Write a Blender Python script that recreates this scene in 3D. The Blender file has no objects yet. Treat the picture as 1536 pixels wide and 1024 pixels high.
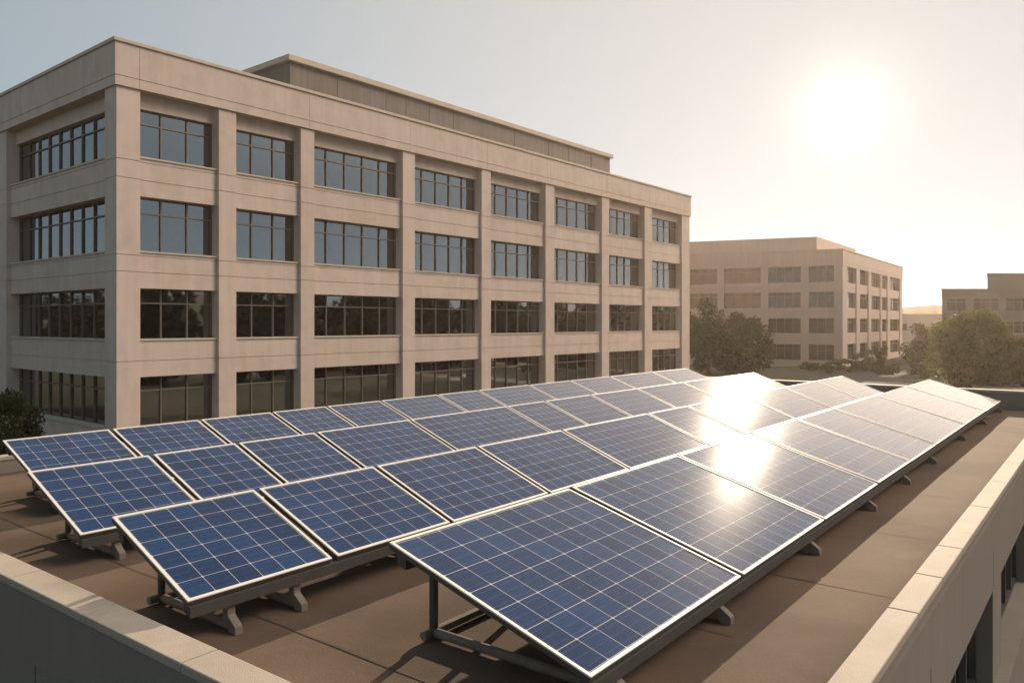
import bpy, bmesh, math, random
from mathutils import Matrix, Vector, noise
R = math.radians
random.seed(7)
SC = bpy.context.scene
COL = SC.collection
CZ = 6.0                                   # camera height above the ground

# ------------------------------------------------------------------ camera
THETA = 37.6                               # camera heading, degrees left of +Y
cd = bpy.data.cameras.new('camera'); cam = bpy.data.objects.new('camera', cd); COL.objects.link(cam)
cam.location = (0, 0, CZ); cam.rotation_euler = (R(90), 0, R(THETA))
cd.sensor_width = 36; cd.lens = 1178/1536*36; cd.shift_y = -28/1536
cd.clip_start = 0.05; cd.clip_end = 5000
SC.camera = cam

# ------------------------------------------------------------------ sky, sun, exposure
SUN_AZ, SUN_EL = 14.7, 14.0                # azimuth in degrees left of +Y, elevation
sd = Vector((-math.sin(R(SUN_AZ))*math.cos(R(SUN_EL)), math.cos(R(SUN_AZ))*math.cos(R(SUN_EL)), math.sin(R(SUN_EL))))
W = bpy.data.worlds.new('World'); SC.world = W; W.use_nodes = True
nt = W.node_tree; nt.nodes.clear()
def N(t, **k):
    n = nt.nodes.new(t)
    for a, v in k.items(): setattr(n, a, v)
    return n
sky = N('ShaderNodeTexSky', sky_type='NISHITA', sun_disc=False, sun_elevation=R(SUN_EL), sun_rotation=R(-SUN_AZ),
        altitude=50, air_density=0.35, dust_density=0.0, ozone_density=1.6)
bg = N('ShaderNodeBackground'); bg.inputs[1].default_value = 0.05
grade = N('ShaderNodeMix', data_type='RGBA', blend_type='MULTIPLY'); grade.inputs[0].default_value = 1; grade.inputs[7].default_value = (.82, .59, .44, 1)   # dusty evening air
nt.links.new(sky.outputs[0], grade.inputs[6]); nt.links.new(grade.outputs[2], bg.inputs[0])
# the sun's aureole in hazy air: falls off with the angle from the sun
tc = N('ShaderNodeTexCoord')
def lobe(direction, sig, power, col, strength):
    dot = N('ShaderNodeVectorMath', operation='DOT_PRODUCT'); dot.inputs[1].default_value = direction
    nt.links.new(tc.outputs['Generated'], dot.inputs[0])
    cl = N('ShaderNodeClamp'); cl.inputs[1].default_value = -1; cl.inputs[2].default_value = 1
    nt.links.new(dot.outputs['Value'], cl.inputs[0])
    ac = N('ShaderNodeMath', operation='ARCCOSINE'); nt.links.new(cl.outputs[0], ac.inputs[0])
    m1 = N('ShaderNodeMath', operation='DIVIDE'); m1.inputs[1].default_value = R(sig); nt.links.new(ac.outputs[0], m1.inputs[0])
    m2 = N('ShaderNodeMath', operation='POWER'); m2.inputs[1].default_value = power; nt.links.new(m1.outputs[0], m2.inputs[0])
    m3 = N('ShaderNodeMath', operation='MULTIPLY'); m3.inputs[1].default_value = -1; nt.links.new(m2.outputs[0], m3.inputs[0])
    m4 = N('ShaderNodeMath', operation='EXPONENT'); nt.links.new(m3.outputs[0], m4.inputs[0])
    m5 = N('ShaderNodeMath', operation='MULTIPLY'); m5.inputs[1].default_value = strength; nt.links.new(m4.outputs[0], m5.inputs[0])
    b = N('ShaderNodeBackground'); b.inputs[0].default_value = (*col, 1); nt.links.new(m5.outputs[0], b.inputs[1])
    return b
out = N('ShaderNodeOutputWorld')
def dirv(az_left, el): return Vector((-math.sin(R(az_left))*math.cos(R(el)), math.cos(R(az_left))*math.cos(R(el)), math.sin(R(el))))
base = N('ShaderNodeBackground'); base.inputs[0].default_value = (.73, .96, 1.06, 1); base.inputs[1].default_value = .172
cur = bg
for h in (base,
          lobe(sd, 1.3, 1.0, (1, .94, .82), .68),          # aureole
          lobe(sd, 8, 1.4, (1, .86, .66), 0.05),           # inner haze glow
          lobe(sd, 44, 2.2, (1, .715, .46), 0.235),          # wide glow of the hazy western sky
          lobe(dirv(-52, 42), 14, 2.0, (1, .83, .67), 8.9)):  # invented bright cloud out of frame, added to light the office facade
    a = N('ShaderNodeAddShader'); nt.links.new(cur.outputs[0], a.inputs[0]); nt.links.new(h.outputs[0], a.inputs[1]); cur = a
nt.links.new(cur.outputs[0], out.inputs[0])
sl = bpy.data.lights.new('sun', 'SUN'); sl.energy = 5.0; sl.angle = R(0.5); sl.color = (1, .80, .58)
so = bpy.data.objects.new('sun', sl); COL.objects.link(so); so.rotation_euler = (-sd).to_track_quat('-Z', 'Y').to_euler(); so.location = (0, 0, 60)
SC.view_settings.view_transform = 'Standard'; SC.view_settings.look = 'None'
SC.view_settings.exposure = 0.9; SC.view_settings.gamma = 1
SC.cycles.use_denoising = True
SC.cycles.max_bounces = 8

# ------------------------------------------------------------------ object helpers
def tag(o, label=None, cat=None, group=None, kind=None):
    if label: o['label'] = label
    if cat: o['category'] = cat
    if group: o['group'] = group
    if kind: o['kind'] = kind
    return o
def empty(name, loc=(0, 0, 0), rz=0, **k):
    o = bpy.data.objects.new(name, None); COL.objects.link(o); o.location = loc; o.rotation_euler = (0, 0, rz)
    return tag(o, **k)
class MB:
    def __init__(s, M=None): s.v = []; s.f = []; s.M = M or Matrix()
    def add(s, vs, fs):
        b = len(s.v); s.v += [s.M @ Vector(p) for p in vs]; s.f += [tuple(b+i for i in f) for f in fs]
    def box(s, x0, x1, y0, y1, z0, z1):
        s.add([(x0,y0,z0),(x1,y0,z0),(x1,y1,z0),(x0,y1,z0),(x0,y0,z1),(x1,y0,z1),(x1,y1,z1),(x0,y1,z1)],
              [(0,3,2,1),(4,5,6,7),(0,1,5,4),(1,2,6,5),(2,3,7,6),(3,0,4,7)])
    def quad(s, *p): s.add(p, [(0,1,2,3)])
    def prism(s, poly, y0, y1):            # polygon in x,z pushed along y
        n = len(poly)
        s.add([(x,y0,z) for x,z in poly]+[(x,y1,z) for x,z in poly],
              [tuple(range(n)), tuple(range(2*n-1, n-1, -1))]+[(i, i+n, (i+1)%n+n, (i+1)%n) for i in range(n)])
    def tube(s, p0, p1, r0, r1=None, n=10):
        r1 = r0 if r1 is None else r1
        p0, p1 = Vector(p0), Vector(p1); d = (p1-p0).normalized()
        a = d.orthogonal().normalized(); b = d.cross(a); vs = []
        for p, r in ((p0, r0), (p1, r1)):
            vs += [p+(a*math.cos(2*math.pi*i/n)+b*math.sin(2*math.pi*i/n))*r for i in range(n)]
        s.add(vs, [(i, (i+1)%n, (i+1)%n+n, i+n) for i in range(n)]+[tuple(range(n-1,-1,-1)), tuple(range(n, 2*n))])
    def build(s, name, mat, parent=None, bevel=0, smooth=False, recalc=True):
        me = bpy.data.meshes.new(name); me.from_pydata(s.v, [], s.f)
        if recalc:
            bm = bmesh.new(); bm.from_mesh(me); bmesh.ops.recalc_face_normals(bm, faces=bm.faces); bm.to_mesh(me); bm.free()
        me.materials.append(mat)
        if smooth: me.polygons.foreach_set('use_smooth', [True]*len(me.polygons))
        o = bpy.data.objects.new(name, me); COL.objects.link(o); o.parent = parent
        if bevel:
            m = o.modifiers.new('bevel', 'BEVEL'); m.width = bevel; m.segments = 2; m.limit_method = 'ANGLE'
        return o

# ------------------------------------------------------------------ materials
def newmat(name):
    m = bpy.data.materials.new(name); m.use_nodes = True; t = m.node_tree
    return m, t, t.nodes['Principled BSDF']
def nd(t, kind, **k):
    n = t.nodes.new(kind)
    for a, v in k.items(): setattr(n, a, v)
    return n
def ramp(t, fac, stops):
    r = nd(t, 'ShaderNodeValToRGB'); e = r.color_ramp.elements
    while len(e) < len(stops): e.new(.5)
    for q, (p, c) in zip(e, stops): q.position = p; q.color = (*c, 1)
    t.links.new(fac, r.inputs[0]); return r.outputs[0]
def noise_tex(t, vec, scale, detail=4, rough=.55, stretch=None):
    if stretch:
        mp = nd(t, 'ShaderNodeMapping'); mp.inputs['Scale'].default_value = stretch; t.links.new(vec, mp.inputs[0]); vec = mp.outputs[0]
    n = nd(t, 'ShaderNodeTexNoise'); n.inputs['Scale'].default_value = scale; n.inputs['Detail'].default_value = detail; n.inputs['Roughness'].default_value = rough
    t.links.new(vec, n.inputs['Vector']); return n.outputs[0]
def mixc(t, fac, a, b, mode='MIX'):
    m = nd(t, 'ShaderNodeMix', data_type='RGBA', blend_type=mode)
    for s, v in ((m.inputs[0], fac), (m.inputs[6], a), (m.inputs[7], b)):
        if hasattr(v, 'is_output'): t.links.new(v, s)
        elif isinstance(v, (int, float)): s.default_value = v
        else: s.default_value = (*v, 1)
    return m.outputs[2]
def bump(t, b, h, strength, dist):
    n = nd(t, 'ShaderNodeBump'); n.inputs['Strength'].default_value = strength; n.inputs['Distance'].default_value = dist
    t.links.new(h, n.inputs['Height']); t.links.new(n.outputs[0], b.inputs['Normal'])
def rough_mat(name, c, var=.12, scale=1.2, rough=.85, streak=.0, fine=60, bs=.25, stain=None, piece=0):
    m, t, b = newmat(name); tcx = nd(t, 'ShaderNodeTexCoord').outputs['Object']
    lo = tuple(x*(1-var) for x in c); hi = tuple(min(1, x*(1+var)) for x in c)
    col = ramp(t, noise_tex(t, tcx, scale, 6), [(.3, lo), (.7, hi)])
    f = noise_tex(t, tcx, fine, 3)
    col = mixc(t, .35, col, ramp(t, f, [(.25, tuple(x*.72 for x in c)), (.75, tuple(min(1, x*1.25) for x in c))]))
    if streak:
        s = noise_tex(t, tcx, 1.0, 5, .6, (3.2, 3.2, .16))
        col = mixc(t, streak, col, ramp(t, s, [(.38, tuple(x*.45 for x in c)), (.62, c)]))
    if stain:
        s = noise_tex(t, tcx, stain[0], 5, .6)
        r = nd(t, 'ShaderNodeMapRange'); r.inputs[1].default_value = .48; r.inputs[2].default_value = .68; t.links.new(s, r.inputs[0])
        mm = nd(t, 'ShaderNodeMath', operation='MULTIPLY'); mm.inputs[1].default_value = stain[2]; t.links.new(r.outputs[0], mm.inputs[0])
        col = mixc(t, mm.outputs[0], col, stain[1])
    if piece:
        oi = nd(t, 'ShaderNodeObjectInfo'); v = 1-piece
        col = mixc(t, 1.0, col, ramp(t, oi.outputs['Random'], [(0, (v, v, v*.985)), (1, (1, 1, 1))]), 'MULTIPLY')
    t.links.new(col, b.inputs['Base Color']); b.inputs['Roughness'].default_value = rough; b.inputs['Specular IOR Level'].default_value = .2
    bump(t, b, f, bs, .01)
    return m
CONC = rough_mat('precast_concrete', (.62, .49, .415), .06, .35, .85, .15, 35, .15, (.9, (.40, .315, .255), .35), .07)
CONC_LIGHT = rough_mat('coping_concrete', (.56, .46, .36), .08, .5, .85, .15, 40, .15)
CONC_FAR = rough_mat('far_concrete', (.55, .435, .365), .05, .3, .9, .15, 20, .1)
CONC_GREY = rough_mat('grey_concrete', (.20, .18, .165), .06, .3, .9, .15, 20, .1)
STONE = rough_mat('coping_stone', (.335, .285, .235), .10, 2.2, .8, 0, 130, .4, (3.0, (.24, .20, .165), .35))
PARAPET = rough_mat('painted_wall', (.20, .172, .146), .06, .8, .85, .12, 60, .2)
METAL_WALL = rough_mat('ribbed_cladding', (.23, .19, .16), .08, .6, .7, .32, 20, .2)
ROOFING = rough_mat('roof_membrane', (.125, .086, .062), .2, .9, .9, 0, 90, .3, (.6, (.068, .05, .039), .6))
GRAVEL_ROOF = rough_mat('gravel_roof', (.25, .22, .2), .15, 1, .95)
ASPHALT = rough_mat('asphalt', (.06, .056, .052), .2, .5, .9)
PAVING = rough_mat('paving', (.42, .36, .30), .12, .8, .9)
BARK = rough_mat('bark', (.09, .065, .045), .25, 4, .95)
DARK_METAL = rough_mat('dark_metal', (.06, .056, .052), .15, 5, .5, 0, 80, .05)
GALV = rough_mat('weathered_steel', (.16, .135, .115), .25, 9, .6, 0, 90, .15)
RUBBER = rough_mat('rubber', (.025, .025, .025), .1, 5, .7)
ROOFING.node_tree.nodes['Principled BSDF'].inputs['Specular IOR Level'].default_value = .06
SEAM = rough_mat('roof_seam', (.075, .055, .045), .2, 5, .9)
def simple(name, c, rough=.5, metal=0, **k):
    m, t, b = newmat(name); b.inputs['Base Color'].default_value = (*c, 1); b.inputs['Roughness'].default_value = rough; b.inputs['Metallic'].default_value = metal
    for a, v in k.items(): b.inputs[a].default_value = v
    return m
ALU = simple('frame_aluminium', (.66, .61, .55), .6, .1, **{'Specular IOR Level': .25})
BRONZE = simple('bronze_mullion', (.16, .13, .105), .5, .3)
CARPAINT = simple('white_car_paint', (.8, .79, .76), .25, 0, **{'Coat Weight': .6})
def glass_mat(name, tint, ior, blind=0.0):
    m, t, b = newmat(name); tcx = nd(t, 'ShaderNodeTexCoord').outputs['Object']
    s = noise_tex(t, tcx, 1, 2, .5, (5, 5, .02)); big = noise_tex(t, tcx, .35, 2)
    col = ramp(t, s, [(.35, tuple(x*.5 for x in tint)), (.7, tuple(x*1.7 for x in tint))])
    col = mixc(t, big, col, tuple(x*.6 for x in tint))
    t.links.new(col, b.inputs['Base Color']); b.inputs['Roughness'].default_value = .03; b.inputs['IOR'].default_value = ior
    bump(t, b, noise_tex(t, tcx, .9, 1), .05, .02)
    return m
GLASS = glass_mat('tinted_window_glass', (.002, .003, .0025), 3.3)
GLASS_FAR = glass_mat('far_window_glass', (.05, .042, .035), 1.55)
def ground_mat():
    m, t, b = newmat('lawn_ground'); tcx = nd(t, 'ShaderNodeTexCoord').outputs['Object']
    col = ramp(t, noise_tex(t, tcx, .12, 6, .6), [(.3, (.024, .030, .011)), (.5, (.045, .046, .019)), (.7, (.10, .08, .042))])
    f = noise_tex(t, tcx, 3.5, 5, .7)
    col = mixc(t, .5, col, ramp(t, f, [(.3, (.015, .018, .007)), (.7, (.08, .072, .034))]))
    t.links.new(col, b.inputs['Base Color']); b.inputs['Roughness'].default_value = .95; bump(t, b, f, .8, .15)
    return m
GROUND = ground_mat()
def leaf_mat(name, c1, c2, through=(.22, .2, .04)):
    m, t, b = newmat(name); tcx = nd(t, 'ShaderNodeTexCoord').outputs['Object']
    col = ramp(t, noise_tex(t, tcx, 1.1, 3), [(.35, c1), (.65, c2)])
    t.links.new(col, b.inputs['Base Color']); b.inputs['Roughness'].default_value = .6
    b.inputs['Specular IOR Level'].default_value = .15
    tr = nd(t, 'ShaderNodeBsdfTranslucent'); t.links.new(mixc(t, .5, col, through), tr.inputs[0])
    mx = nd(t, 'ShaderNodeMixShader'); mx.inputs[0].default_value = .3
    t.links.new(b.outputs[0], mx.inputs[1]); t.links.new(tr.outputs[0], mx.inputs[2])
    t.links.new(mx.outputs[0], t.nodes['Material Output'].inputs[0])
    return m
LEAF_DARK = leaf_mat('dark_leaves', (.014, .022, .008), (.034, .043, .014), (.10, .10, .02))
LEAF_WOOD = leaf_mat('conifer_leaves', (.006, .009, .004), (.014, .019, .008), (.02, .025, .008))
LEAF_MID = leaf_mat('mid_leaves', (.032, .05, .011), (.066, .082, .02))
LEAF_LIGHT = leaf_mat('light_leaves', (.06, .068, .02), (.11, .10, .033))
def cell_mat():
    m, t, b = newmat('solar_cells'); uv = nd(t, 'ShaderNodeTexCoord').outputs['UV']
    sp = nd(t, 'ShaderNodeSeparateXYZ'); t.links.new(uv, sp.inputs[0])
    def M(op, a, bb=None):
        n = nd(t, 'ShaderNodeMath', operation=op)
        for i, v in enumerate((a, bb)):
            if v is None: continue
            if isinstance(v, (int, float)): n.inputs[i].default_value = v
            else: t.links.new(v, n.inputs[i])
        return n.outputs[0]
    def edge(x): return M('MINIMUM', M('FRACT', x), M('SUBTRACT', 1.0, M('FRACT', x)))
    eu, ev = edge(sp.outputs[0]), edge(sp.outputs[1])
    line = M('LESS_THAN', M('MINIMUM', eu, ev), .011)
    dia = M('LESS_THAN', M('ADD', eu, ev), .062)
    mask = M('MAXIMUM', line, dia)
    bus = M('LESS_THAN', M('ABSOLUTE', M('SUBTRACT', M('FRACT', M('MULTIPLY', sp.outputs[0], 3.0)), .5)), .035)
    fl = nd(t, 'ShaderNodeVectorMath', operation='FLOOR'); t.links.new(uv, fl.inputs[0])
    wn = nd(t, 'ShaderNodeTexWhiteNoise', noise_dimensions='4D'); t.links.new(fl.outputs[0], wn.inputs['Vector'])
    oi = nd(t, 'ShaderNodeObjectInfo'); t.links.new(oi.outputs['Random'], wn.inputs['W'])
    vor = nd(t, 'ShaderNodeTexVoronoi'); vor.inputs['Scale'].default_value = 9; t.links.new(uv, vor.inputs['Vector'])
    v = M('ADD', M('MULTIPLY', wn.outputs[0], .55), M('MULTIPLY', vor.outputs['Color'], .45))
    col = ramp(t, v, [(.0, (.002, .014, .053)), (1.0, (.0088, .040, .124))])
    col = mixc(t, M('MULTIPLY', bus, .09), col, (.30, .32, .36))
    col = mixc(t, M('MULTIPLY', mask, .7), col, (.62, .58, .52))
    dust = noise_tex(t, uv, .7, 5, .65)
    col = mixc(t, M('MULTIPLY', dust, .018), col, (.36, .31, .25))
    t.links.new(col, b.inputs['Base Color'])
    b.inputs['IOR'].default_value = 1.36
    b.inputs['Coat Weight'].default_value = .07; b.inputs['Coat Roughness'].default_value = .17
    b.inputs['Sheen Weight'].default_value = .58; b.inputs['Sheen Roughness'].default_value = .2; b.inputs['Sheen Tint'].default_value = (1, .93, .84, 1)
    t.links.new(ramp(t, dust, [(.3, (.045,)*3), (.7, (.06,)*3)]), b.inputs['Roughness'])
    bump(t, b, noise_tex(t, uv, .4, 1), .03, .05)
    return m
CELLS = cell_mat()

# ------------------------------------------------------------------ ground, roads, hills
def sheet(name, pts, z, mat, **k):
    mb = MB(); mb.add([(x, y, z) for x, y in pts], [tuple(range(len(pts)))]); o = mb.build(name, mat)
    return tag(o, kind='structure', **k)
sheet('ground', [(-1200,-1200),(1200,-1200),(1200,1200),(-1200,1200)], 0, GROUND)
sheet('road', [(-27.2,93),(-21,93),(-21,340),(-27.2,340)], .012, ASPHALT)
sheet('street', [(-27.2,84.5),(70,84.5),(70,93),(-27.2,93)], .008, ASPHALT)
mb = MB(); mb.box(-20, 70, 80.6, 84.3, 0, .13); mb.box(-20, 70, 84.3, 84.5, 0, .12); tag(mb.build('pavement', PAVING), kind='structure')
sheet('path', [(-33,62),(40,62),(40,66),(-33,66)], .006, PAVING)
mb = MB(); mb.box(-20.9, -19.4, 93.3, 112, 0, .12); tag(mb.build('pavement', PAVING), kind='structure')
def hill_ridge():
    vs = []; fs = []; n = 160
    for i in range(n+1):
        a = R(-60+150*i/n); r = 430
        h = 9+5*noise.noise((i*.09, 1.3, 0))+1.6*noise.noise((i*.6, 4, 0))+1.0*noise.noise((i*1.9, 7, 0))
        for rr, hh in ((r-60, 0), (r-25, h*.6), (r, CZ+h), (r+60, CZ+h*.7), (r+160, 0)):
            vs.append((-math.sin(a)*rr, math.cos(a)*rr, hh))
    for i in range(n):
        for k in range(4):
            b = i*5+k; fs.append((b, b+1, b+6, b+5))
    mb = MB(); mb.add(vs, fs); tag(mb.build('hills', rough_mat('hill_scrub', (.10, .095, .06), .3, .05, .95), smooth=True), kind='structure')
hill_ridge()

# ------------------------------------------------------------------ facades
GRV = .035
def grooved(mb, x0, x1, y0, y1, z0, z1, zg):
    zs = [z0]+sorted(z for z in zg if z0+.05 < z < z1-.05)+[z1]
    for i in range(len(zs)-1):
        a = zs[i]+(GRV/2 if i else 0); b = zs[i+1]-(GRV/2 if i < len(zs)-2 else 0)
        mb.box(x0, x1, y0, y1, a, b)
        if i: mb.box(x0+.03, x1-.03, y0+.03, y1-.03, zs[i]-GRV/2, zs[i]+GRV/2)
def facade(root, M, cols, spans, wins, conc, glass, frame, col_z, grooves, sp_y=.2, win_y=.66, pane=1.25, transom=.28, detail=True, head=None):
    """cols: (x0, x1) of each pier; spans: (z0, z1) of each spandrel; wins: (z0, z1) of each window band."""
    for i, (a, b) in enumerate(cols):
        m = MB(M); grooved(m, a, b, 0 if i else .001, .9, col_z[0], col_z[1], grooves); m.build('column', conc, root)
    for i in range(len(cols)-1):
        x0, x1 = cols[i][1], cols[i+1][0]
        for z0, z1 in spans:
            m = MB(M); grooved(m, x0, x1, sp_y, .88, z0, z1, grooves); m.build('spandrel', conc, root)
        if head:
            m = MB(M); m.box(x0, x1, .46, .88, head[0], head[1]); m.build('window_head', conc, root)
        for z0, z1 in wins:
            n = max(1, round((x1-x0)/pane)); w = (x1-x0)/n
            zt = z1-(z1-z0)*transom
            g = MB(M)
            for k in range(n):
                for za, zb in ((z0, zt), (zt, z1)):
                    t1, t2 = random.uniform(-.004, .004), random.uniform(-.004, .004)
                    xa, xb = x0+k*w+.02, x0+(k+1)*w-.02
                    g.quad((xa, win_y+.05-t1-t2, za+.02), (xb, win_y+.05+t1-t2, za+.02), (xb, win_y+.05+t1+t2, zb-.02), (xa, win_y+.05-t1+t2, zb-.02))
            wo = g.build('window', glass, root, recalc=False)
            f = MB(M)
            fw = .03 if detail else .045
            for k in range(n+1):
                x = x0+k*w
                xa, xb = max(x0, x-fw), min(x1, x+fw)
                if k in (0, n): xa, xb = (x0, x0+.07) if k == 0 else (x1-.07, x1)
                f.box(xa, xb, win_y-.03, win_y+.09, z0, z1)
            xs = [x0+.07]+[x0+k*w for k in range(1, n)]+[x1-.07]
            for k in range(n):
                xa = xs[k]+(fw if k else 0); xb = xs[k+1]-(fw if k < n-1 else 0)
                for za, zb in ((z0, z0+.06), (zt-.03, zt+.03), (z1-.06, z1)):
                    f.box(xa, xb, win_y-.024, win_y+.085, za, zb)
            f.build('frame', frame, wo)
            if detail:
                s = MB(M); s.box(x0+.003, x1-.003, sp_y-.06, win_y-.035, z0-.002, z0+.075); s.build('sill', CONC_LIGHT, wo)
def facade_matrix(ox, oy, ang, inward):
    a = R(ang); b = R(ang+90*inward)
    return Matrix(((math.cos(a), math.cos(b), 0, ox), (math.sin(a), math.sin(b), 0, oy), (0, 0, 1, 0), (0, 0, 0, 1)))
Z = lambda z: z+CZ

# ---- the large four-storey office building
def main_building():
    root = empty('office_building', (-34.31, 16.49, 0), R(88.5), label='large four storey beige concrete office building with dark window bands and a roof penthouse', cat='building')
    cols = [(0, 1.03), (4.82, 5.74), (9.51, 10.37), (16.79, 17.78), (23.93, 24.88), (31.1, 32.2), (38.8, 39.9), (45.8, 47.1), (52.9, 54.5)]
    spans = [(Z(5.64), Z(7.33)), (Z(1.54), Z(3.13)), (Z(-2.42), Z(-.80)), (0, Z(-4.76))]
    wins = [(Z(7.33), Z(9.6)), (Z(3.13), Z(5.64)), (Z(-.80), Z(1.54)), (Z(-4.76), Z(-2.42))]
    grooves = [Z(6.35), Z(2.25), Z(-1.7), Z(7.15), Z(2.98)]
    kw = dict(conc=CONC, glass=GLASS, frame=BRONZE, col_z=(0, Z(10.3)), grooves=grooves, head=(Z(9.6), Z(10.3)))
    facade(root, Matrix(), cols, spans, wins, **kw)
    ML = Matrix(((0, 1, 0, 0), (1, 0, 0, 0), (0, 0, 1, 0), (0, 0, 0, 1)))
    # the left side: its first pier is the corner column's side
    m = MB(ML); grooved(m, .9, 1.13, .002, .9, 0, Z(10.3), grooves); m.build('column', CONC, root)
    facade(root, ML, [(1.12, 1.13), (12.9, 14.0), (25.8, 26.9)], spans, wins, **kw)
    L, D = 54.5, 26.9
    f = MB(); jn = [-.1, .95, 10.0, 17.3, 24.4, 31.6, 39.4, 46.4, L+.1]
    for a, b in zip(jn, jn[1:]): grooved(f, a+(.008 if a > 0 else 0), b-(.008 if b < L else 0), -.1, .8, Z(10.3), Z(12.17), [Z(10.72)])
    f.box(.5, L-.2, -.06, .7, Z(10.33), Z(12.14))
    jn = [.803, 8, 13.4, 20, D+.1]
    for a, b in zip(jn, jn[1:]): grooved(f, -.1, .8, a+(.008 if a > 1 else 0), b-.008, Z(10.3), Z(12.17), [Z(10.72)])
    f.box(-.06, .7, .9, D, Z(10.33), Z(12.14))
    f.build('fascia', CONC, root)
    c = MB(); c.box(-.18, L+.18, -.18, .9, Z(12.17), Z(12.33)); c.box(-.18, .9, .903, D+.1, Z(12.17), Z(12.33)); c.build('coping', CONC_LIGHT, root, bevel=.02)
    w = MB(); w.box(L-.3, L, .91, D, 0, Z(10.29)); w.box(L-.3, L+.1, .81, D, Z(10.3), Z(12.17)); w.box(0, L, D-.3, D-.01, 0, Z(12.1)); w.build('wall', CONC, root)
    c = MB(); c.box(1.0, L-.4, .91, D-.4, 0, Z(11.6)); c.build('roof', GRAVEL_ROOF, root)
    p = MB(); p.box(12, 47.2, 4.5, 18, Z(11.6), Z(15.35))
    for x in (15.5, 19.5, 21.3, 23.5, 26, 33, 37.6, 40.5, 44): p.box(x-.03, x+.03, 4.47, 4.5, Z(11.6), Z(15.35))
    po = p.build('penthouse', METAL_WALL, root)
    c = MB(); c.box(11.75, 47.45, 4.25, 18.25, Z(15.35), Z(15.7)); c.build('roof_edge', CONC_LIGHT, po, bevel=.03)
main_building()

# ---- the hazy four-storey building beyond it
def second_building():
    root = empty('office_building', (-29.04, 110.17, 0), R(91.6), label='hazy pale four storey office building beyond the trees, seen on its corner', cat='building')
    colsR = [(0, 2.57), (8.04, 10.1), (15.8, 17.6), (24.4, 25.5), (29.9, 31.9), (40.7, 43)]
    colsL = [(0, 1.07), (4.26, 5.28), (9.54, 10.52), (15.5, 16.43), (20.3, 21.4), (26.5, 27.6)]
    wins = [(Z(5.52), Z(7.66)), (Z(2.05), Z(4.19)), (Z(-1.43), Z(.62)), (Z(-5.08), Z(-2.94))]
    spans = [(Z(4.19), Z(5.52)), (Z(.62), Z(2.05)), (Z(-2.94), Z(-1.43)), (0, Z(-5.08))]
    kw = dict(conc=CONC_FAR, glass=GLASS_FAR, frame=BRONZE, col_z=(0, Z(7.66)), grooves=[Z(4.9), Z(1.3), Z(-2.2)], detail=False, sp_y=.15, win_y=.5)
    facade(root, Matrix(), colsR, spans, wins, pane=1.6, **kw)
    a = 102
    ML = facade_matrix(0, 0, a, -1)
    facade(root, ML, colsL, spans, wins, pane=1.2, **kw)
    dv = Vector((math.cos(R(a)), math.sin(R(a)), 0)); L = 43; D = 27.6
    q = [Vector((-.06, -.06, 0)), Vector((L, -.06, 0)), Vector((L, D, 0)), dv*D+Vector((-.06, 0, 0))]
    def slab(mb, pts, z0, z1):
        n = len(pts); mb.add([(p.x, p.y, z0) for p in pts]+[(p.x, p.y, z1) for p in pts], [tuple(range(n-1,-1,-1)), tuple(range(n, 2*n))]+[(i, (i+1)%n, (i+1)%n+n, i+n) for i in range(n)])
    f = MB(); slab(f, q, Z(7.66), Z(8.15)); slab(f, q, Z(8.19), Z(9.75)); slab(f, [p*.997+Vector((.06, .06, 0)) for p in q], Z(8.15), Z(8.19)); f.build('fascia', CONC_FAR, root)
    c = MB(); slab(c, [p+Vector((-.1 if i in (0, 3) else .1, -.1 if i < 2 else .1, 0)) for i, p in enumerate(q)], Z(9.75), Z(9.9)); c.build('coping', CONC_LIGHT, root)
    w = MB(); slab(w, [Vector((1.0, .95, 0)), Vector((L-.3, .95, 0)), Vector((L-.3, D-.3, 0)), dv*(D-.5)+Vector((1.2, 0, 0))], 0, Z(7.6)); w.build('wall', CONC_FAR, root)
    p0 = dv*3.5
    p = MB(); pts = [p0+Vector((1.0, 0, 0)), Vector((23, p0.y, 0)), Vector((23, D-2, 0)), dv*(D-2)+Vector((1.0, 0, 0))]
    slab(p, pts, Z(9.9), Z(11.75)); p.build('penthouse', CONC_FAR, root)
second_building()

# ---- the grey building at the right edge
def third_building():
    root = empty('office_building', (-19.75, 126.15, 0), R(37.6), label='low grey office building at the right edge behind the round tree', cat='building')
    wins = [(Z(1.7), Z(3.5)), (Z(-1.52), Z(.19)), (Z(-5.0), Z(-3.2))]
    spans = [(Z(.19), Z(1.7)), (Z(-3.2), Z(-1.52)), (0, Z(-5.0))]
    cols = [(0, .6), (3.4, 4.45), (8.2, 9.05), (12.6, 13.6), (17.2, 18.2), (22, 23)]
    MS = Matrix(((1, math.tan(R(31)), 0, 0), (0, 1, 0, 0), (0, 0, 1, 0), (0, 0, 0, 1)))
    facade(root, MS, cols, spans, wins, CONC_GREY, GLASS_FAR, BRONZE, (0, Z(3.5)), [Z(.9)], detail=False, sp_y=.12, win_y=.4)
    f = MB(MS); f.box(-.05, 23, -.05, 12, Z(3.5), Z(4.7)); f.build('fascia', CONC_GREY, root)
    f = MB(MS); f.box(-.15, 23.1, -.15, 12.1, Z(4.7), Z(4.85)); f.build('coping', CONC_GREY, root)
    f = MB(MS); f.box(.01, 22.9, .9, 11.9, 0, Z(3.49)); f.build('wall', CONC_GREY, root)
    f = MB(MS); f.box(6.5, 22, 1.2, 10, Z(4.85), Z(7.0)); f.box(6.4, 22.1, 1.1, 10.1, Z(7.0), Z(7.13))
    f.build('penthouse', CONC_GREY, root)
third_building()
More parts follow.
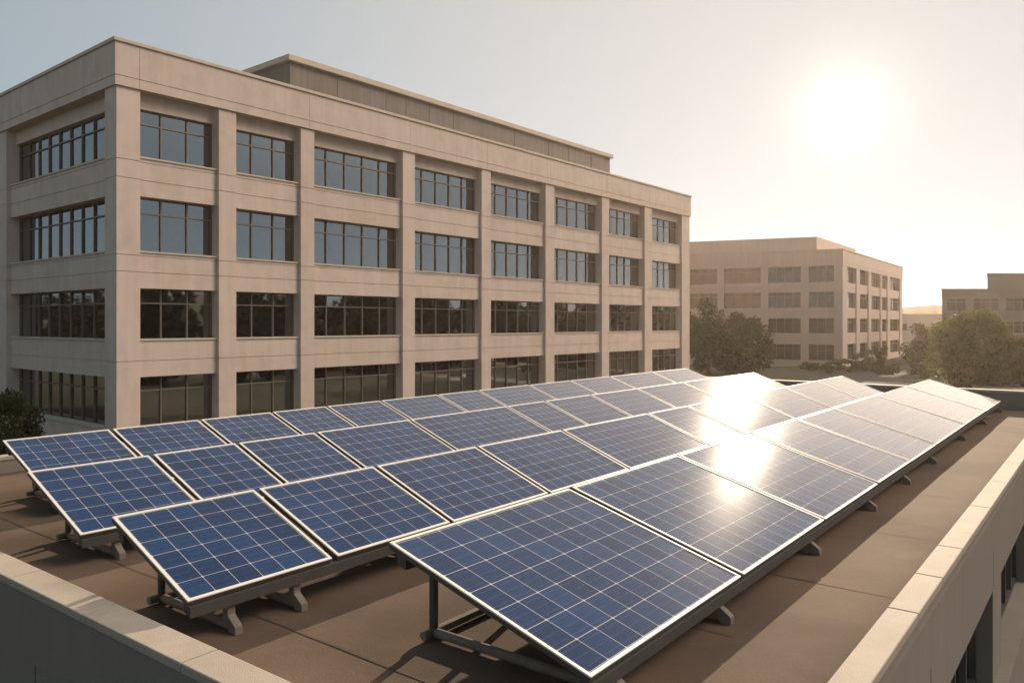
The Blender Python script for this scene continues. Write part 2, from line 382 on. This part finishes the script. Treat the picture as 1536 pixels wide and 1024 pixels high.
def far_building():
    root = empty('warehouse', (-41.5, 206, 0), R(37.6), label='long low tan building far away in the gap between the two hazy offices', cat='building')
    m = MB(); m.box(-6, 16, 0, 14, 0, 7.6); m.build('wall', CONC_FAR, root)
    m = MB(); m.box(-6.2, 16.2, -.2, 14.2, 7.6, 8.1); m.build('roof', CONC_LIGHT, root)
    for k in range(5):
        g = MB(); g.box(-4.6+k*4.2, -2.2+k*4.2, -.03, .1, 4.2, 5.8); g.build('window', GLASS_FAR, root)
far_building()

# ------------------------------------------------------------------ own building: roof, parapets, outer walls
ZR = Z(-2.25); ZC = Z(-2.0)
RX1, RX0, RY0, RY1 = -1.08, -13.4, 2.47, 24.3      # outer faces
def own_building():
    root = empty('roof_building', (0, 0, 0), label='low building whose flat brown roof carries the solar panels', cat='building')
    m = MB(); m.box(RX0+.2, RX1-.2, RY0+.2, RY1-.3, ZR-.3, ZR)
    ro = m.build('roof', ROOFING, root)
    rr = random.Random(3)
    for y in (3.55, 5.45, 7.0, 9.1, 11.4, 14.2, 17.3, 20.5):
        s = MB(); x = RX0+.3 if rr.random() < .6 else rr.uniform(-8, -4); xe = RX1-.25 if rr.random() < .75 else rr.uniform(-2.6, -1.6)
        pts = []; dy = 0
        while x < xe:
            pts.append((x, y+dy, rr.uniform(.004, .010))); x += rr.uniform(.25, .8); dy = max(-.03, min(.03, dy+rr.uniform(-.012, .012)))
        pts.append((xe, y+dy, .004)); n = len(pts)
        s.add([(p[0], p[1]-p[2], ZR+.004) for p in pts]+[(p[0], p[1]+p[2], ZR+.004) for p in pts], [(i, i+1, n+i+1, n+i) for i in range(n-1)])
        s.build('seam', SEAM, ro)
    # parapets: wall with separate coping slabs
    def parapet(x0, x1, y0, y1, along, joints, zc=ZC):
        w = MB(); w.box(x0+.015, x1-.015, y0+.015, y1-.015, ZR-.32, zc-.06); po = w.build('parapet', PARAPET, root)
        c = MB()
        a0, a1 = (x0, x1) if along == 'x' else (y0, y1)
        js = [a0]+[j for j in joints if a0 < j < a1]+[a1]
        for a, b in zip(js, js[1:]):
            a += .004; b -= .004
            if along == 'x': c.box(a, b, y0, y1, zc-.06, zc)
            else: c.box(x0, x1, a, b, zc-.06, zc)
        c.build('coping', STONE, po, bevel=.008)
    parapet(RX1-.2, RX1, RY0, RY1, 'y', [2.9, 4.45, 6.0, 6.95, 7.95, 9.9, 11.6, 13.3, 15, 16.7, 18.4, 20.1, 21.8, 23])
    parapet(RX0, RX1-.203, RY0, RY0+.25, 'x', [-12.3, -10.2, -8.5, -6.9, -5.66, -4.37, -2.9])
    parapet(RX0, RX0+.2, RY0+.253, RY1-.303, 'y', [5, 8, 11, 14, 17, 20])
    parapet(RX0, RX1-.203, RY1-.3, RY1, 'x', [-11, -8, -5, -3.2], Z(-1.76))
    # outer walls
    w = MB()
    js = [RY0+.05, 2.9, 6.56, 10.3, 14.05, 17.8, 21.5, RY1-.02]
    w.box(RX1-.10, RX1-.05, RY0+.06, RY1-.06, Z(-2.99), Z(-2.12))
    for a, b in zip(js, js[1:]):
        w.box(RX1-.06, RX1-.02, a+.012, b-.012, Z(-3.0), Z(-2.17))
    w.box(RX1-.07, RX1+.005, RY0+.02, RY1-.02, Z(-2.165), Z(-2.13))
    piers = [(RY0+.05, 2.95), (5.9, 6.7), (10.3, 11.1), (14.8, 15.6), (19.3, 20.1), (23.6, RY1-.05)]
    for a, b in piers: w.box(RX1-.35, RX1-.025, a, b, Z(-4.1), Z(-3.002))
    w.box(RX1-.35, RX1+.02, RY0+.05, RY1-.05, 0, Z(-4.16))
    w.box(RX1-.35, RX1+.10, RY0+.04, RY1-.04, Z(-4.158), Z(-4.1))
    js = [RX0+.03, -12.0, -9.2, -6.44, -3.7, RX1-.36]
    w.box(RX0+.03, RX1-.37, RY0+.06, RY0+.12, 0, Z(-2.12))
    for a, b in zip(js, js[1:]): w.box(a+.012, b-.012, RY0+.02, RY0+.07, .01, Z(-2.2))
    w.box(RX0+.02, RX0+.08, RY0+.1, RY1-.1, 0, Z(-2.4)); w.box(RX0+.1, RX1-.37, RY1-.08, RY1-.02, 0, Z(-2.4))
    w.build('wall', PARAPET, root)
    for (a0, a), (b, b0) in zip(piers, piers[1:]):
        g = MB(); g.box(RX1-.30, RX1-.26, a, b, Z(-4.099), Z(-3.003)); go = g.build('window', GLASS, root)
        f = MB(); n = 5
        for k in range(n+1):
            y = a+(b-a)*k/n; f.box(RX1-.262, RX1-.19, max(a, y-.03), min(b, y+.03), Z(-4.04), Z(-3.06))
        f.box(RX1-.262, RX1-.185, a, b, Z(-4.098), Z(-4.04)); f.box(RX1-.262, RX1-.185, a, b, Z(-3.06), Z(-3.004))
        f.build('frame', DARK_METAL, go)
own_building()

# ------------------------------------------------------------------ solar panels on their racks
ROWS = [
    dict(x=-3.95, z=Z(-1.5), lx=-2.33, lz=Z(-1.98), ys=[3.75, 6.0, 8.2, 10.45, 12.4, 14.4, 17.5, 20.45, 23.4], pitch=.228, name='front row', short='front row'),
    dict(x=-6.17, z=Z(-1.5), lx=-5.08, lz=Z(-1.92), ys=[2.93, 4.22, 5.65, 7.3, 9.15, 11.7, 13.2, 15.9, 18.4, 20.9, 23.4], pitch=.195, name='second row', short='second row'),
    dict(x=-8.72, z=Z(-1.5), lx=-7.55, lz=Z(-1.95), ys=[3.30, 4.58, 5.68, 6.9, 8.7, 11.15, 12.35, 14.0, 16.0, 18.4, 20.9, 23.4], pitch=.195, name='third row', short='third row'),
    dict(x=-11.2, z=Z(-1.49), lx=-9.75, lz=Z(-2.02), ys=[3.95, 5.3, 6.65, 7.95, 9.1, 10.4, 12.0, 13.3, 15.2, 17.0, 19.0, 21.5, 24.0-.05], pitch=.195, name='back row nearest the large office', short='back row'),
]
ORD = ['first', 'second', 'third', 'fourth', 'fifth', 'sixth', 'seventh', 'eighth', 'ninth', 'tenth', 'eleventh', 'twelfth']
FR_T = .045
def solar_panel(row, i, n, y0, y1):
    dx, dz = row['lx']-row['x'], row['z']-row['lz']; Ls = math.hypot(dx, dz); tilt = math.atan2(dz, dx)
    wy = y1-y0
    rr = random.Random(hash((row['short'], i)) if False else i*17+int(-row['x']*10))
    if i == 0: where = 'at the near left end of the %s' % row['name']
    elif i == n-1: where = 'at the far end of the %s' % row['name']
    elif i <= 5: where = '%s from the near end of the %s' % (ORD[i], row['short'])
    else: where = '%s from the far end of the %s' % (ORD[n-1-i], row['short'])
    look = 'blue gridded solar panel' if i < 3 else ('pale glinting solar panel' if i > 4 else 'blue grey solar panel')
    if row['short'] == 'front row' and i == 2: look = 'solar panel with the sun glare'
    if row['short'] == 'front row' and i > 2: look = 'glare washed solar panel'
    o = empty('solar_panel', (row['x'], y0, row['z']), 0, label=(look+' '+where).replace('blue gridded solar', 'blue solar') if len((look+' '+where).split()) > 16 else look+' '+where, cat='solar panel', group='solar panels on the flat roof')
    o.rotation_euler = (R(rr.uniform(-.12, .12)), tilt+R(rr.uniform(-.25, .25)), 0)
    fw = .025
    f = MB(); t = .011
    f.box(0, fw, 0, wy, -t, 0); f.box(Ls-fw, Ls, 0, wy, -t, 0); f.box(fw, Ls-fw, 0, fw, -t, 0); f.box(fw, Ls-fw, wy-fw, wy, -t, 0)
    f.build('frame', ALU, o, bevel=.002)
    f = MB(); q = .004; T = FR_T
    f.box(q, fw, q, wy-q, -T, -t); f.box(Ls-fw, Ls-q, q, wy-q, -T, -t); f.box(fw, Ls-fw, q, fw, -T, -t); f.box(fw, Ls-fw, wy-fw, wy-q, -T, -t)
    f.build('frame_side_shade', DARK_METAL, o)  # lower frame sides coloured dark for the shade between panels
    nu, nv = max(3, round((Ls-2*fw)/row['pitch'])), max(3, round((wy-2*fw)/row['pitch']))
    me = bpy.data.meshes.new('cell_sheet'); k = fw-.004
    me.from_pydata([(k, k, -.006), (Ls-k, k, -.006), (Ls-k, wy-k, -.006), (k, wy-k, -.006)], [], [(0, 1, 2, 3)])
    uv = me.uv_layers.new(name='UVMap'); e = .06
    for li, c in enumerate([(-e, -e), (nu+e, -e), (nu+e, nv+e), (-e, nv+e)]): uv.data[li].uv = c
    me.materials.append(CELLS)
    g = bpy.data.objects.new('cell_sheet', me); COL.objects.link(g); g.parent = o
    b = MB(); b.box(k, Ls-k, k, wy-k, -.030, -.022); b.build('backing', RUBBER, o)
def rack(row):
    dx, dz = row['lx']-row['x'], row['z']-row['lz']; tilt = math.atan2(dz, dx)
    y0, y1 = row['ys'][0], row['ys'][-1]
    o = empty('panel_rack', (row['x'], y0, ZR), 0, label='dark metal rack on splayed feet carrying the %s of panels' % row['name'], cat='rack', group='racks under the solar panels')
    H = row['z']-ZR; h = row['lz']-ZR; tn = dz/dx; und = FR_T/math.cos(tilt)+.008
    L = y1-y0
    for xx, nm in ((.10, 'rail'), (dx-.045, 'rail')):
        m = MB(); zt = H-tn*xx-und
        m.prism([(xx-.04, zt+tn*.04), (xx+.04, zt-tn*.04), (xx+.04, zt-tn*.04-.075), (xx-.04, zt+tn*.04-.075)], .02, L-.02); m.build(nm, DARK_METAL, o)
    m = MB(); m.tube((.08, .25, .045), (.08, L-.2, .045), .032); m.build('base_rail', GALV, o, smooth=False)
    ys = [.36]+[y-y0-.35 for y in row['ys'][1:]]
    for k, y in enumerate(ys):
        m = MB(); zt = H-tn*.08-und-.08; m.tube((.08, y, .01), (.08, y, zt), .033, n=12); m.build('leg', DARK_METAL, o)
        m = MB(); m.tube((.09, y, .042), (dx-.06, y, .042), .034, n=12); m.build('base_bar', GALV, o)
        m = MB(); zc = lambda x: H-tn*x-und-.08
        m.prism([(.02, zc(.02)), (dx-.10, zc(dx-.10)), (dx-.10, zc(dx-.10)-.05), (.02, zc(.02)-.05)], y-.025, y+.025); m.build('cross_beam', DARK_METAL, o)
        m = MB(); ht = h-und-.02
        m.prism([(dx-.115, ht), (dx-.04, ht), (dx-.035, .125), (dx+.055, .06), (dx+.06, 0), (dx-.02, 0), (dx-.095, .075)], y-.032, y+.032)
        m.build('foot', GALV, o, bevel=.004)
for row in ROWS:
    ys = row['ys']
    for i in range(len(ys)-1):
        gap = .06 if i else 0
        solar_panel(row, i, len(ys)-1, ys[i]+gap/2, ys[i+1]-.03)
    rack(row)

# ------------------------------------------------------------------ trees and shrubs
def leaves(mb, rng, c, rad, n, size, squash=1.0, clumps=26, core=0):
    cx, cy, cz = c; rx, ry, rz = rad
    cen = []
    for k in range(clumps):
        while True:
            p = Vector((rng.uniform(-1, 1), rng.uniform(-1, 1), rng.uniform(-1, 1)))
            if .25 < p.length < 1: break
        p *= rng.uniform(.75, 1.0)/max(p.length, .6)*min(1, p.length+.25)
        cen.append((p, rng.uniform(.22, .42)))
    for k in range(n):
        p, r = cen[k % clumps]
        q = Vector((rng.gauss(0, 1), rng.gauss(0, 1), rng.gauss(0, 1))).normalized()*r*rng.uniform(.45, 1.08)
        w = p+q
        P = Vector((cx+w.x*rx, cy+w.y*ry, cz+w.z*rz))
        if P.z < .05: P.z = .05+rng.random()*.3
        s = size*rng.uniform(.6, 1.4)
        u = Vector((rng.gauss(0, 1), rng.gauss(0, 1), rng.gauss(0, 1))).normalized(); v = u.orthogonal().normalized()
        v.rotate(Matrix.Rotation(rng.uniform(0, 6.28), 3, u))
        mb.add([P-u*s, P+v*s*.5, P+u*s, P-v*s*.5], [(0, 1, 2, 3)])
def tree(name, x, y, h, rx, mat, label, cat='tree', n=7000, size=.16, base=.18, seed=1, group=None, clumps=34, ry=None):
    rng = random.Random(seed)
    o = empty(name, (x, y, 0), 0, label=label, cat=cat, group=group)
    zb = h*base; cz = (h+zb)/2; rz = (h-zb)/2
    t = MB(); tr = max(.03, h*.028)
    t.tube((0, 0, 0), (.1*rx*rng.uniform(-1, 1), 0, cz), tr, tr*.55)
    for k in range(7):
        a = k*2.4+rng.random(); z0 = zb+(cz-zb)*rng.uniform(.1, .9); l = rx*rng.uniform(.5, .8)
        t.tube((0, 0, z0), (math.cos(a)*l, math.sin(a)*l, z0+rz*rng.uniform(.3, .9)), tr*.4, tr*.12, 6)
    t.build('trunk' if h > 2 else 'stem', BARK, o)
    m = MB(); leaves(m, rng, (0, 0, cz), (rx, ry or rx, rz), n, size, clumps=clumps)
    m.build('crown' if h > 2 else 'foliage', mat, o, recalc=False)
    return o
G1 = 'trees beyond the flat roof'
tree('broadleaf_tree', -37.6, 86.0, 8.0, 3.7, LEAF_DARK, 'dark broad tree against the left end of the hazy pale office', n=16000, size=.17, base=.02, seed=2, group=G1)
tree('broadleaf_tree', -34.6, 89.0, 6.7, 3.0, LEAF_DARK, 'smaller dark tree right of the broad one before the hazy pale office', n=13000, size=.16, base=.02, seed=5, group=G1)
tree('broadleaf_tree', -11.0, 86.0, 6.8, 3.4, LEAF_MID, 'big round yellow green tree in front of the grey office', n=26000, size=.14, base=.02, seed=3, group=G1, clumps=70)
tree('broadleaf_tree', -7.0, 86.2, 4.5, 2.4, LEAF_MID, 'lower green tree at the right edge beside the big round one', n=12000, size=.14, base=.02, seed=9, group=G1)
tree('broadleaf_tree', -19.0, 109.2, 5.4, 2.7, LEAF_LIGHT, 'pale bushy tree left of the big round one by the road', n=5500, size=.17, base=.05, seed=11, group=G1)
tree('broadleaf_tree', -16.2, 107.5, 6.2, 2.5, LEAF_MID, 'small tree between the pale bushy tree and the big round one', n=5000, size=.17, base=.05, seed=12, group=G1)
tree('sapling', -21.9, 99.4, 4.2, .75, LEAF_MID, 'slender sapling before the side of the hazy pale office', 'tree', n=900, size=.13, base=.25, seed=13, clumps=12)
tree('round_shrub', -33.9, 12.3, 3.3, 1.05, LEAF_DARK, 'dark shrub at the left edge by the side of the large office', 'shrub', n=5000, size=.085, base=.0, seed=14, clumps=24)
SH = [(-27.0, 97, 1.7, 1.2, 'low shrub at the corner foot of the hazy pale office'), (-26.2, 101, 1.6, 1.1, 'olive shrub along the side wall of the hazy pale office'),
      (-25.6, 106, 2.2, 1.3, 'rounded shrub by the third side bay of the hazy pale office'), (-23.9, 104.0, 2.6, 1.5, 'taller shrub right of the slender sapling'),
      (-10.4, 76.0, 2.3, .9, 'thin leafy shrub just past the far roof corner'), (-20.6, 96.5, 1.3, 1.2, 'low shrub below the slender sapling'),
      (-17.0, 95.5, 1.5, 1.6, 'low bush on the lawn under the small tree'), (-30.5, 101.5, 1.1, 1.4, 'low shrub before the front of the hazy pale office')]
for k, (x, y, h, r, lab) in enumerate(SH):
    tree('round_shrub', x, y, h, r, (LEAF_LIGHT, LEAF_MID)[k % 2], lab, 'shrub', n=1500, size=.12, base=0, seed=30+k, group='shrubs beyond the flat roof', clumps=14)

# far-off woods opposite the office building, seen in its glass
def wood(x0, y0, x1, y1, h, n, seed):
    rng = random.Random(seed); m = MB()
    L = math.hypot(x1-x0, y1-y0); k = int(L/5.5)
    for i in range(k):
        f = (i+rng.random()*.6)/k; hh = h*rng.uniform(.72, 1.05); r = rng.uniform(3.5, 5.5)
        leaves(m, rng, (x0+(x1-x0)*f+rng.uniform(-3, 3), y0+(y1-y0)*f+rng.uniform(-3, 3), hh*.5), (r, r, hh*.5), n, .75, clumps=20)
    tag(m.build('woodland', LEAF_WOOD, recalc=False), kind='stuff', label='dark belt of trees facing the large office', cat='trees')
wood(9, 30, 9, 170, 10.8, 700, 1)
wood(17, 32, 17, 190, 11.5, 600, 3)
wood(-36, -27, -230, -27, 15, 420, 2)

# ------------------------------------------------------------------ a white car on the far road
def car():
    o = empty('parked_car', (-23.0, 127.5, .012), R(96), label='white car on the road left of the grey office', cat='car')
    prof = [(-2.1, .35), (-2.15, .75), (-1.95, .92), (-1.1, .98), (-.45, 1.42), (.9, 1.45), (1.7, 1.0), (2.1, .92), (2.15, .45), (2.05, .3), (-2.0, .3)]
    m = MB(); m.prism(prof, -.86, .86); m.build('body', CARPAINT, o, bevel=.06)
    m = MB(); m.prism([(-.98, 1.0), (-.45, 1.36), (.82, 1.38), (1.45, 1.02)], -.875, .875); m.build('side_window', GLASS_FAR, o)
    for x in (-1.35, 1.35):
        for y in (-.84, .84):
            w = MB(); w.tube((x, y-.11, .31), (x, y+.11, .31), .31, n=16); wo = w.build('wheel', RUBBER, o)
            w = MB(); w.tube((x, y-.118, .31), (x, y+.118, .31), .19, n=12); w.build('rim', ALU, wo)
car()

# ------------------------------------------------------------------ warm haze
m = bpy.data.materials.new('haze_air'); m.use_nodes = True; t = m.node_tree; t.nodes.clear()
pv = nd(t, 'ShaderNodeVolumePrincipled'); pv.inputs['Color'].default_value = (1, .84, .71, 1)
pv.inputs['Density'].default_value = .0003; pv.inputs['Anisotropy'].default_value = .6
ou = nd(t, 'ShaderNodeOutputMaterial'); t.links.new(pv.outputs[0], ou.inputs['Volume'])
mb = MB(); mb.box(-1300, 1300, -1300, 1300, -1, 23.5); tag(mb.build('haze', m), kind='stuff', label='thin warm haze over the office park', cat='haze')
